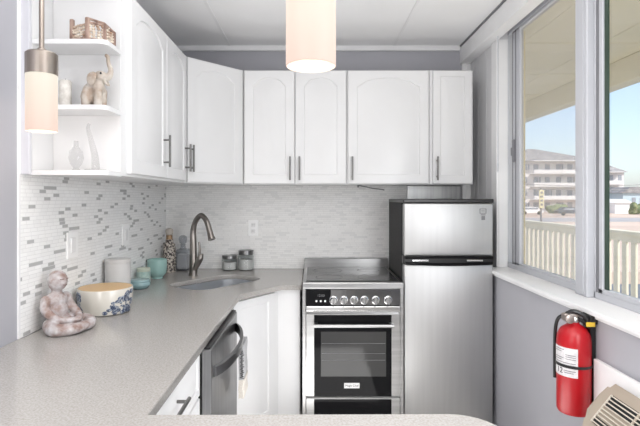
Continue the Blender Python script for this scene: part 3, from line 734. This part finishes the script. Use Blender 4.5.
# two jars
def jar(x, y, r_, h, label):
    c = thing('glass_jar', (x,y,ZK), label, 'jar', 'lidded glass jars at the back of the counter')
    lat('glass', x, y, ZK, [(r_*.9,0),(r_,.006),(r_,h*.68),(r_*.9,h*.76)], CLEAR, parent=c)
    lat('filling', x, y, ZK+.006, [(r_*.82,0),(r_*.9,.004),(r_*.9,h*.5)], mat('sugar_grey', (.62,.61,.60), .6), parent=c)
    lat('lid', x, y, ZK+h*.76, [(r_*.92,0),(r_*.96,.003),(r_*.96,h*.24-.004),(r_*.9,h*.24)], DSTEEL, parent=c)
jar(-.617, 3.57, .056, .112, 'shorter glass jar with metal lid, left one by the back wall')
jar(-.496, 3.575, .057, .150, 'taller glass jar with metal lid, right one near the outlet')

# statue: seated child monk, facing right
sx, sy = -1.012, 1.955
fwd = Vector((.95,-.31,0)).normalized(); sd = Vector((-fwd.y, fwd.x, 0))
def S(a, b, z): p = Vector((sx,sy,ZK))+fwd*a+sd*b; return (p.x, p.y, p.z+z)
an = math.atan2(fwd.y, fwd.x)
c = thing('monk_statue', (sx,sy,ZK), 'whitewashed clay statue of a small seated bald monk beside the bowl', 'statue')
parts = [
 (S(-.012,0,.030), (.055,.058,.030), an), (S(-.026,0,.075), (.040,.046,.050), an), (S(-.030,0,.118), (.037,.050,.034), an),
 ('t', [S(-.028,0,.13), S(-.026,0,.165)], [.020,.019]),
 (S(-.022,0,.197), (.039,.036,.043), an),
 (S(.008,0,.188), (.011,.018,.013), an), (S(.016,0,.197), (.006,.006,.009), an),
 (S(-.024,.034,.200), (.008,.006,.013), an), (S(-.024,-.034,.200), (.008,.006,.013), an),
 ('t', [S(-.030,.05,.125), S(-.018,.062,.09), S(.03,.055,.055), S(.065,.02,.048)], [.020,.018,.016,.012]),
 ('t', [S(-.030,-.05,.125), S(-.018,-.062,.09), S(.03,-.055,.055), S(.065,-.02,.048)], [.020,.018,.016,.012]),
 ('t', [S(-.01,.045,.028), S(.05,.085,.024), S(.095,.045,.022), S(.09,-.01,.018)], [.030,.026,.021,.016]),
 ('t', [S(-.01,-.045,.028), S(.05,-.085,.024), S(.105,-.045,.024), S(.11,.01,.026)], [.030,.026,.021,.016]),
 (S(.045,0,.02), (.065,.06,.020), an),
 (S(.075,0,.050), (.020,.022,.010), an)]
me = ellipsoids(parts, .0035, 2)
for v in me.vertices: v.co.z = max(v.co.z, ZK)
link_mesh('body', me, WASH, c, True)
bm = B()
for s_ in (-1, 1):
    bm = B(); tube(bm, smoothpath([S(.0115,s_*.020,.206), S(.0155,s_*.014,.2045), S(.017,s_*.007,.206)],4), .0014, 6); obj('eye', bm, mat('clay_dark', (.16,.09,.08), .8), c, True)
bm = B(); tube(bm, smoothpath([S(.016,-.010,.183), S(.0195,0,.181), S(.016,.010,.183)],4), .0016, 6)
obj('mouth', bm, mat('clay_dark_line', (.16,.09,.08), .8), c, True)

# ------------------------------------------------------------ shelf ornaments
z1s, z2s, z3s = 2.046, 1.796, ZB+.014
# elephant (facing right, trunk up)
ex, ey = -.855, 1.925
def E(a, b, z): return (ex+a*1.02, ey+b*1.12, z2s+z*1.10)
c = thing('elephant_figurine', (ex,ey,z2s), 'beige carved elephant figurine with raised trunk on the middle shelf', 'figurine')
parts = [
 (E(-.024,0,.052), (.036,.030,.044), 0), (E(-.004,0,.075), (.034,.028,.038), 0), (E(.012,0,.112), (.027,.024,.024), 0),
 ('t', [E(-.035,-.016,.05), E(-.036,-.018,.0)], [.019,.017]), ('t', [E(-.035,.016,.05), E(-.036,.018,.0)], [.019,.017]),
 ('t', [E(.008,-.016,.06), E(.010,-.017,.0)], [.018,.015]), ('t', [E(.012,.016,.06), E(.012,.017,.0)], [.018,.015]),
 ('t', [E(.022,0,.112), E(.043,0,.112), E(.052,0,.135), E(.043,0,.160), E(.040,0,.186)], [.019,.014,.010,.008,.007]),
 ('t', [E(.040,0,.184), E(.034,0,.189)], [.008,.007]),
 ('t', [E(.030,-.010,.100), E(.040,-.012,.084), E(.046,-.012,.078)], [.006,.005,.003]),
 ('t', [E(.030,.010,.100), E(.040,.012,.084)], [.006,.004])]
me = ellipsoids(parts, .003, 2)
for v in me.vertices: v.co.z = max(v.co.z, z2s)
link_mesh('body', me, ELEPH, c, True)
for s_ in (-1, 1):
    me = ellipsoids([(E(-.010, s_*.029, .098), (.019,.005,.027), 0), (E(-.004, s_*.027, .112), (.014,.006,.014), 0)], .002, 2); link_mesh('ear', me, ELEPH, c, True)
    bm = B(); bmesh.ops.create_uvsphere(bm, u_segments=10, v_segments=8, radius=.0042, matrix=Matrix.Translation(E(.022, s_*.021, .121))); obj('eye', bm, BLACK, c, True)
bm = B(); tube(bm, smoothpath([E(-.058,0,.06), E(-.063,0,.04), E(-.061,0,.02)],4), [.004]*5+[.0025]*4, 8); obj('tail', bm, ELEPH, c, True)
# driftwood and pebble ring ornament
c = thing('pebble_fence_ornament', (-.865,1.925,z1s), 'brown driftwood and pebble basket ornament on the top shelf', 'ornament')
bz = z1s
pp = [(-.943,1.900), (-.868,1.868), (-.815,1.895), (-.800,1.945)]
hh = [.092,.088,.075,.060]
for (x,y), h in zip(pp, hh):
    bm = B(); box(bm, x-.008, x+.008, y-.008, y+.008, bz, bz+h, .003, 1); obj('post', bm, DRIFT, c)
bm = B()
for i in range(3):
    p, q = Vector(pp[i]), Vector(pp[i+1])
    for zz, dz in ((.006,0), (.068 if i else .010, -.014 if i == 2 else 0)):
        tube(bm, [(p.x,p.y,bz+zz), (q.x,q.y,bz+zz+dz)], .0065, 8)
tube(bm, [(pp[1][0],pp[1][1],bz+.085),(pp[2][0],pp[2][1],bz+.074),(pp[3][0],pp[3][1],bz+.058)], .005, 8)
obj('rail', bm, DRIFT, c, 40)
random.seed(11); bm = B()
for i in range(3):
    p, q = Vector(pp[i]), Vector(pp[i+1]); Lg = (q-p).length; nx = max(2, int(Lg/.0125))
    for r_ in range(5):
        for k in range(nx):
            f_ = (k+.5)/nx; x = p.x+(q.x-p.x)*f_; y = p.y+(q.y-p.y)*f_
            bmesh.ops.create_icosphere(bm, subdivisions=2, radius=.0066+.001*random.random(), matrix=Matrix.Translation((x+random.uniform(-.002,.002), y, bz+.014+r_*.0115+random.uniform(-.002,.002))) @ Matrix.Diagonal((1,.8,.85,1)))
tag(obj('pebbles', bm, PEBBLE, c, True), kind='stuff')
# candle
c = thing('pillar_candle', (-.985,1.93,z2s), 'pale beige pillar candle on middle shelf behind the hanging lamp', 'candle')
lat('wax', -.985, 1.93, z2s, [(.022,0),(.023,.002),(.023,.105),(.020,.110),(.012,.106)], CANDLE, parent=c)
bm = B(); tube(bm, [(-.985,1.93,z2s+.10),(-.984,1.93,z2s+.118)], .001, 6); obj('wick', bm, INK, c)
# glass figurine on bottom shelf
gx = -.94
c = thing('glass_vase', (gx,1.925,z3s), 'clear round glass bud vase on the bottom shelf', 'vase')
lat('body', gx, 1.925, z3s, [(.014,0),(.016,.004),(.010,.012),(.022,.03),(.029,.052),(.024,.078),(.010,.098),(.008,.12)], FAINT, parent=c)
c = thing('glass_swan', (gx+.075,1.93,z3s), 'faint clear glass figurine with long leaning neck on a small base, bottom shelf', 'figurine')
bm = B(); lathe(bm, (gx+.075,1.93,z3s), [(.040,0),(.042,.003),(.040,.007),(.02,.009)], 28); obj('base', bm, FAINT, c, 40)
bm = B(); tube(bm, smoothpath([(gx+.075,1.93,z3s+.008),(gx+.072,1.93,z3s+.06),(gx+.058,1.93,z3s+.12),(gx+.045,1.93,z3s+.17),(gx+.05,1.93,z3s+.19)],5), [.016-.011*i/20 for i in range(21)], 12); obj('neck', bm, FAINT, c, True)

# ------------------------------------------------------------ pendants
def pendant(x, y, zb, label, rad=.05, hgt=.178):
    p = thing('pendant_lamp', (x,y,zb), label, 'lamp', 'cylinder pendant lamps')
    bm = B(); r_ = rad
    lathe(bm, (x,y,zb), [(r_-.004,.002),(r_-.002,0),(r_,.002),(r_,hgt),(r_-.004,hgt),(r_-.004,.002)], 48, cap=False); obj('shade', bm, SHADE, p, 40)
    bm = B(); lathe(bm, (x,y,zb+hgt-.002), [(r_+.001,0),(r_+.001,.065),(r_-.004,.070),(.010,.0705)], 48); lathe(bm, (x,y,zb+hgt+.067), [(.013,0),(.013,.012),(.009,.016)], 20); obj('cap', bm, NICKEL, p, 40)
    bm = B(); tube(bm, [(x,y,zb+hgt+.07),(x,y,ZC-.02)], .0078, 14); obj('rod', bm, NICKEL, p, 40)
    bm = B(); lathe(bm, (x,y,ZC-.025), [(.055,0),(.06,.006),(.06,.025)], 32); obj('canopy', bm, NICKEL, p, 40)
    bm = B(); bmesh.ops.create_uvsphere(bm, u_segments=16, v_segments=10, radius=.022, matrix=Matrix.Translation((x,y,zb+hgt*.7)) @ Matrix.Diagonal((1,1,1.3,1))); obj('bulb', bm, BULB, p, True)
    l = lamp('POINT', 'pendant_light', (x,y,zb-.02), (0,0,0), 1.0, (1,.8,.62), shadow_soft_size=.002)
    bm = B(); lathe(bm, (x,y,zb+.012), [(r_-.0045,0),(r_-.0045,.002)], 40); obj('diffuser', bm, DIFF, p)
pendant(-.85, 1.52, 1.648, 'lit white cylinder pendant lamp with nickel cap hanging by left shelves', rad=.0455)
pendant(-.005, .97, 1.702, 'lit white glass pendant lamp hanging closest, top centre', hgt=.19)

# ------------------------------------------------------------ fire extinguisher
x_, y_, zb = 1.042, 1.945, .584
r = thing('fire_extinguisher', (x_,y_,zb), 'red fire extinguisher with white label strapped on wall under window', 'fire extinguisher')
R_ = .063
lat('cylinder', x_, y_, zb, [(.045,0),(.058,.004),(R_,.016),(R_,.285),(.060,.31),(.048,.335),(.028,.350),(.020,.356),(.020,.366)], RED, parent=r, seg=40)
lat('collar', x_, y_, zb+.362, [(.021,0),(.022,.003),(.022,.016),(.018,.022)], CHROME, parent=r)
bm = B(); box(bm, x_-.045, x_+.022, y_-.014, y_+.014, zb+.366, zb+.396, .005, 2); lathe(bm, (x_-.03,y_-.018,zb+.378), [(.018,0),(.018,-.012),(.014,-.014)], 20, 'Y'); obj('valve', bm, mat('valve_metal', (.42,.36,.33), .35, .9), r, 40)
bm = B(); tube(bm, smoothpath([(x_-.03,y_,zb+.392),(x_-.005,y_-.01,zb+.405),(x_+.035,y_-.02,zb+.385),(x_+.06,y_-.028,zb+.352)],5), .009, 8); tube(bm, smoothpath([(x_-.02,y_,zb+.378),(x_+.02,y_-.01,zb+.372),(x_+.052,y_-.02,zb+.345)],4), .008, 8); obj('lever', bm, BLACK, r, 40)
bm = B(); tube(bm, smoothpath([(x_-.030,y_+.010,zb+.385),(x_-.045,y_+.03,zb+.37),(x_-.050,y_+.045,zb+.33),(x_-.050,y_+.052,zb+.25),(x_-.050,y_+.052,zb+.12)],6), .007, 10); obj('hose', bm, BLACK, r, 40)
def wrap(bm, a0, a1, z0, z1, rr, K=18):
    g = []
    for k in range(K+1):
        a = a0+(a1-a0)*k/K
        g.append([bm.verts.new((x_+q*math.cos(a), y_+q*math.sin(a), zb+z)) for q, z in ((rr,z0),(rr+.0008,z0),(rr+.0008,z1),(rr,z1))])
    for a, b in zip(g, g[1:]):
        for i in range(4): bm.faces.new((a[i], a[(i+1)%4], b[(i+1)%4], b[i]))
    bm.faces.new(g[0]); bm.faces.new(g[-1])
rad = math.radians
bm = B(); wrap(bm, rad(-205), rad(-105), .155, .268, R_+.0002); lb = obj('label', bm, LABEL, r, 40)
bm = B()
for k, (z, a0, a1) in enumerate(((.258,-190,-150),(.250,-190,-160),(.240,-145,-112),(.232,-145,-112),(.224,-145,-112),(.226,-190,-152),(.218,-190,-160),(.208,-188,-112),(.200,-188,-112),(.178,-150,-112),(.170,-150,-118))):
    wrap(bm, rad(a0), rad(a1), z, z+.0022, R_+.0012, 8)
obj('label_print', bm, INKG, lb)
me = text_mesh('12', .030, .0006)
for v in me.vertices:
    a = rad(-168)+v.co.x/R_; q = R_+.0014+v.co.z; zz = v.co.y
    v.co = (x_+q*math.cos(a), y_+q*math.sin(a), zb+.175+zz)
link_mesh('label_number', me, INK, lb)
bm = B(); wrap(bm, 0, 2*PI-.001, .190, .201, R_+.002, 40); obj('strap', bm, BLACK, r, 40)
bm = B(); box(bm, XL-.022, XL-.0005, y_-.03, y_+.03, zb+.02, .978, .003); box(bm, XL-.03, XL-.001, y_-.045, y_-.0, zb+.36, zb+.393, .003); obj('bracket', bm, BLACK, r)
bm = B(); box(bm, x_+.025, x_+.06, y_-.046, y_-.042, zb+.352, zb+.370, .001, 1, Matrix.Translation((0,0,0))); obj('tag', bm, YELLOW, r)

# ------------------------------------------------------------ air conditioner
r = thing('air_conditioner', (1.04, 1.45, .33), 'beige through-wall air conditioner with slatted grille below the window', 'air conditioner')
bm = B(); box(bm, XL-.018, XL-.0005, 1.10, 1.905, .28, .812, .004, 2); obj('sleeve_frame', bm, TRIMW, r)
prof = [(XL-.019,.34),(.985,.34),(.972,.36),(.972,.60),(.980,.635),(1.0,.67),(1.045,.725),(1.075,.752),(XL-.019,.766)]
bm = B(); profile_y(bm, prof, 1.20, 1.775)
es = [e for e in bm.edges if abs(e.verts[0].co.y-e.verts[1].co.y) < 1e-6]
bmesh.ops.bevel(bm, geom=es, offset=.012, segments=3, affect='EDGES')
obj('housing', bm, BEIGE, r, 40)
ga = Vector((1.060,0,.7405)); gb = Vector((.985,0,.648)); gn = Vector((-(ga.z-gb.z),0,(ga.x-gb.x))).normalized()
if gn.x > 0: gn = -gn
def G(t, y, o_): p = ga+(gb-ga)*t+gn*o_; return Vector((p.x, y, p.z))
bm = B()
q = [G(0,1.26,.001),G(1,1.26,.001),G(1,1.72,.001),G(0,1.72,.001)]; q2_ = [p+gn*.001 for p in q]
va = [bm.verts.new(p) for p in q]; vb = [bm.verts.new(p) for p in q2_]; bm.faces.new(va); bm.faces.new(vb)
for i in range(4): bm.faces.new((va[i], va[(i+1)%4], vb[(i+1)%4], vb[i]))
obj('grille_opening', bm, BLACK, r)
for k in range(9):
    t_ = .04+k*.115
    bm = B(); tube(bm, [G(t_,1.26,.006), G(t_,1.72,.006)], .0024, 8); obj('slat', bm, BEIGEL, r)
for yy in (1.26,1.41,1.57,1.72):
    bm = B(); tube(bm, [G(0,yy,.004), G(1,yy,.004)], .0032 if yy in (1.26,1.72) else .0045, 8); obj('grille_rib', bm, BEIGEL if yy in (1.26,1.72) else BEIGE, r)

# ------------------------------------------------------------ outside
bm = B(); box(bm, 1.33, 3.55, -2, 9.5, -.05, .02); struct('porch_floor', bm, DECK)
bm = B(); box(bm, 1.33, 3.6, -2, 9.5, 3.0, 3.1)
for y in [k*1.22 for k in range(-1, 8)]: box(bm, 1.33, 3.5, y, y+.02, 2.992, 3.0)
for x in (2.1, 2.9): box(bm, x, x+.015, -2, 9.4, 2.994, 3.0)
struct('porch_ceiling', bm, SOFFIT)
bm = B(); box(bm, 3.45, 3.62, -2, 9.6, 2.72, 3.0, .01); box(bm, 1.33, 3.45, 9.4, 9.6, 2.72, 3.0, .01); struct('porch_beam', bm, SOFFIT)
r = thing('balcony_railing', (3.4, 5, .02), 'cream balcony railing with flat balusters outside the windows', 'railing')
bm = B(); box(bm, 3.34, 3.46, 1.5, 9.4, 1.045, 1.085, .006); box(bm, 3.38, 3.42, 1.5, 9.4, .97, 1.045, .004); obj('top_rail', bm, DECK, r)
bm = B(); box(bm, 3.37, 3.43, 1.5, 9.4, .10, .17, .006); obj('bottom_rail', bm, DECK, r)
bal = None
for k in range(52):
    y = 1.55+k*.15
    if bal is None:
        bm = B(); box(bm, 3.385, 3.415, y-.038, y+.038, .17, .97, .004); bal = obj('baluster', bm, DECK, r); by0 = y
    else:
        o = bal.copy(); COL.objects.link(o); o.location.y += y-by0
for y in (9.3,): bm = B(); box(bm, 3.34, 3.46, y-.06, y+.06, .02, 1.12, .006); obj('post', bm, DECK, r)

ZG = -1.6
bm = B(); box(bm, -60, 260, 20, 420, ZG-.5, ZG); struct('ground', bm, GROUND)
bm = B(); box(bm, 10, 200, 62, 74, ZG, ZG+.03); struct('road', bm, ROAD)
def QX(px, D): return (px-VX)*D/FPX
def QZ(py, D): return CZ-(py-HY)*D/FPX
# apartment building
D = 105.0
def flats(name, px0, px1, D, ytop, yroof, ybase, cols, rows, label, wallm, peak=None, dep=14):
    xa, xb = QX(px0,D), QX(px1,D); zt = QZ(ytop,D); zr = QZ(yroof,D)
    b = thing(name, ((xa+xb)/2, D+dep/2, ZG), label, 'building')
    bm = B(); box(bm, xa, xb, D, D+dep, ZG, zt); obj('wall', bm, wallm, b)
    pk = QX(peak, D) if peak else (xa+xb)/2
    bm = B(); e = .7
    base = [bm.verts.new(p) for p in ((xa-e,D-e,zt),(xb+e,D-e,zt),(xb+e,D+dep+e,zt),(xa-e,D+dep+e,zt))]
    top = [bm.verts.new(p) for p in ((pk-.8,D+dep*.4,zr),(pk+.8,D+dep*.4,zr),(pk+.8,D+dep*.6,zr),(pk-.8,D+dep*.6,zr))]
    bm.faces.new(base); bm.faces.new(top)
    for i in range(4): bm.faces.new((base[i], base[(i+1)%4], top[(i+1)%4], top[i]))
    obj('roof', bm, ROOFM, b)
    H = (zt-ZG)/rows; Wd = (xb-xa)/cols
    win = None
    for j in range(rows):
        for i in range(cols):
            cx = xa+Wd*(i+.5); cz = ZG+H*(j+.5)
            bm = B(); box(bm, cx-Wd*.22, cx+Wd*.22, D-.05, D+.1, cz-H*.22, cz+H*.25)
            if (i+j) % 3 == 0: box(bm, cx+Wd*.28, cx+Wd*.42, D-.05, D+.1, cz-H*.22, cz+H*.25)
            obj('window', bm, FARWIN, b)
    for j in range(rows):
        z = ZG+H*j
        bm = B(); box(bm, xa+Wd, xb-Wd*.5, D-1.8, D, z+H*.95, z+H); box(bm, xa+Wd, xb-Wd*.5, D-1.85, D-1.75, z+H*1.0, z+H*1.28) if j < rows-1 else None
        obj('balcony', bm, BALC, b)
    return b
flats('apartment_building', 519, 598, 105, 161, 146.5, 212.5, 7, 4, 'pale four-storey apartment building with grey hip roof seen through the windows', SIDING, 543)
flats('apartment_building', 590, 624, 140, 172, 160, 211, 4, 3, 'pale hip-roofed three-storey house seen at left edge of the near window', SIDING, 602, 10)
b = thing('blue_house', (QX(650,118), 122, ZG), 'low blue house far across the street in the near window', 'building')
bm = B(); box(bm, QX(623,118), QX(680,118), 118, 126, ZG, QZ(193,118)); obj('wall', bm, BLUEH, b)
bm = B(); profile_y(bm, [(QX(621,118),QZ(193,118)),(QX(682,118),QZ(193,118)),(QX(676,118),QZ(187,118)),(QX(630,118),QZ(187,118))], 117.5, 126.5); obj('roof', bm, ROOFM, b)
for px in (632, 640, 655): bm = B(); box(bm, QX(px,118), QX(px+3.5,118), 117.9, 118.05, QZ(204,118), QZ(197.5,118)); obj('window', bm, FARWIN, b)
b = thing('white_shed', (QX(620,95), 96, ZG), 'small white shed in front of the blue house', 'shed')
bm = B(); box(bm, QX(615,95), QX(632,95), 95, 99, ZG, QZ(203,95)); obj('wall', bm, WHITEH, b)
bm = B(); profile_y(bm, [(QX(614,95),QZ(203,95)),(QX(633,95),QZ(203,95)),(QX(623,95),QZ(199,95))], 94.7, 99.3); obj('roof', bm, WHITEH, b)
# street sign
b = thing('street_sign', (QX(540.5,30), 30, ZG), 'cream banner sign on a post across the street', 'sign')
bm = B(); tube(bm, [(QX(541,30),30,ZG),(QX(541,30),30,QZ(188,30))], .06, 8); obj('post', bm, ROOFM, b)
bm = B(); box(bm, QX(538.6,30), QX(543,30), 29.88, 29.94, QZ(208,30), QZ(190,30)); obj('panel', bm, SIGNY, b)
bm = B()
for k in range(4): box(bm, QX(539.6,30), QX(542,30), 29.86, 29.88, QZ(205.5-k*4,30), QZ(203.5-k*4,30))
obj('letters', bm, ROOFM, b)
# power lines
for i, (ya, yb) in enumerate(((189.5,188.5),(185.5,183.5))):
    bm = B(); tube(bm, [(QX(505,60),60,QZ(yb,60)), (QX(590,60),60,QZ(ya+1,60)), (QX(700,60),60,QZ(yb-1,60))], .035, 5)
    tag(obj('power_line', bm, INKG), ('lower' if i == 0 else 'upper')+' overhead power line crossing in front of the far buildings', 'cable')
def car(px, D, label, m, s=1):
    x = QX(px, D); c = thing('car', (x, D, ZG), label, 'car')
    bm = B(); prof = [(-2.1,.35),(2.1,.35),(2.15,.75),(1.5,.92),(.95,1.4),(-.9,1.42),(-1.7,.95),(-2.15,.85)]
    a = [bm.verts.new((x+p,D,ZG+q)) for p,q in prof]; b_ = [bm.verts.new((x+p,D+1.7,ZG+q)) for p,q in prof]; bm.faces.new(a); bm.faces.new(b_)
    for i in range(8): bm.faces.new((a[i],a[(i+1)%8],b_[(i+1)%8],b_[i]))
    obj('body', bm, m, c)
    bm = B(); box(bm, x-1.2, x+1.1, D-.01, D+.01, ZG+.95, ZG+1.3); obj('side_windows', bm, FARWIN, c)
    for k in (-1.3, 1.3): bm = B(); lathe(bm, (x+k, D-.02, ZG+.33), [(.33,0),(.33,.22)], 16, 'Y'); obj('wheel', bm, BLACK, c)
car(571, 84, 'dark parked car in front of the pale apartment building', mat('car_dark', (.08,.09,.11), .3))
car(532, 88, 'white parked car at left of the street sign', WHITEH)
for i, (px, D, h, w) in enumerate(((637, 90, 1.9, 2.0), (556, 96, 1.6, 3.2))):
    x = QX(px, D); random.seed(20+i); parts = []
    for k in range(9): parts.append(((x+random.uniform(-w/2,w/2), D+random.uniform(-.6,.6), ZG+h*.45+random.uniform(-.2,.35)*h), (w*.28, .8, h*.42)))
    me = ellipsoids(parts, .18, 1)
    for v in me.vertices: v.co.z = max(v.co.z, ZG)
    tag(link_mesh('bush', me, HEDGE, None, True), ('green bush beside the white shed' if i == 0 else 'low green bush at the foot of the pale apartment building'), 'bush')
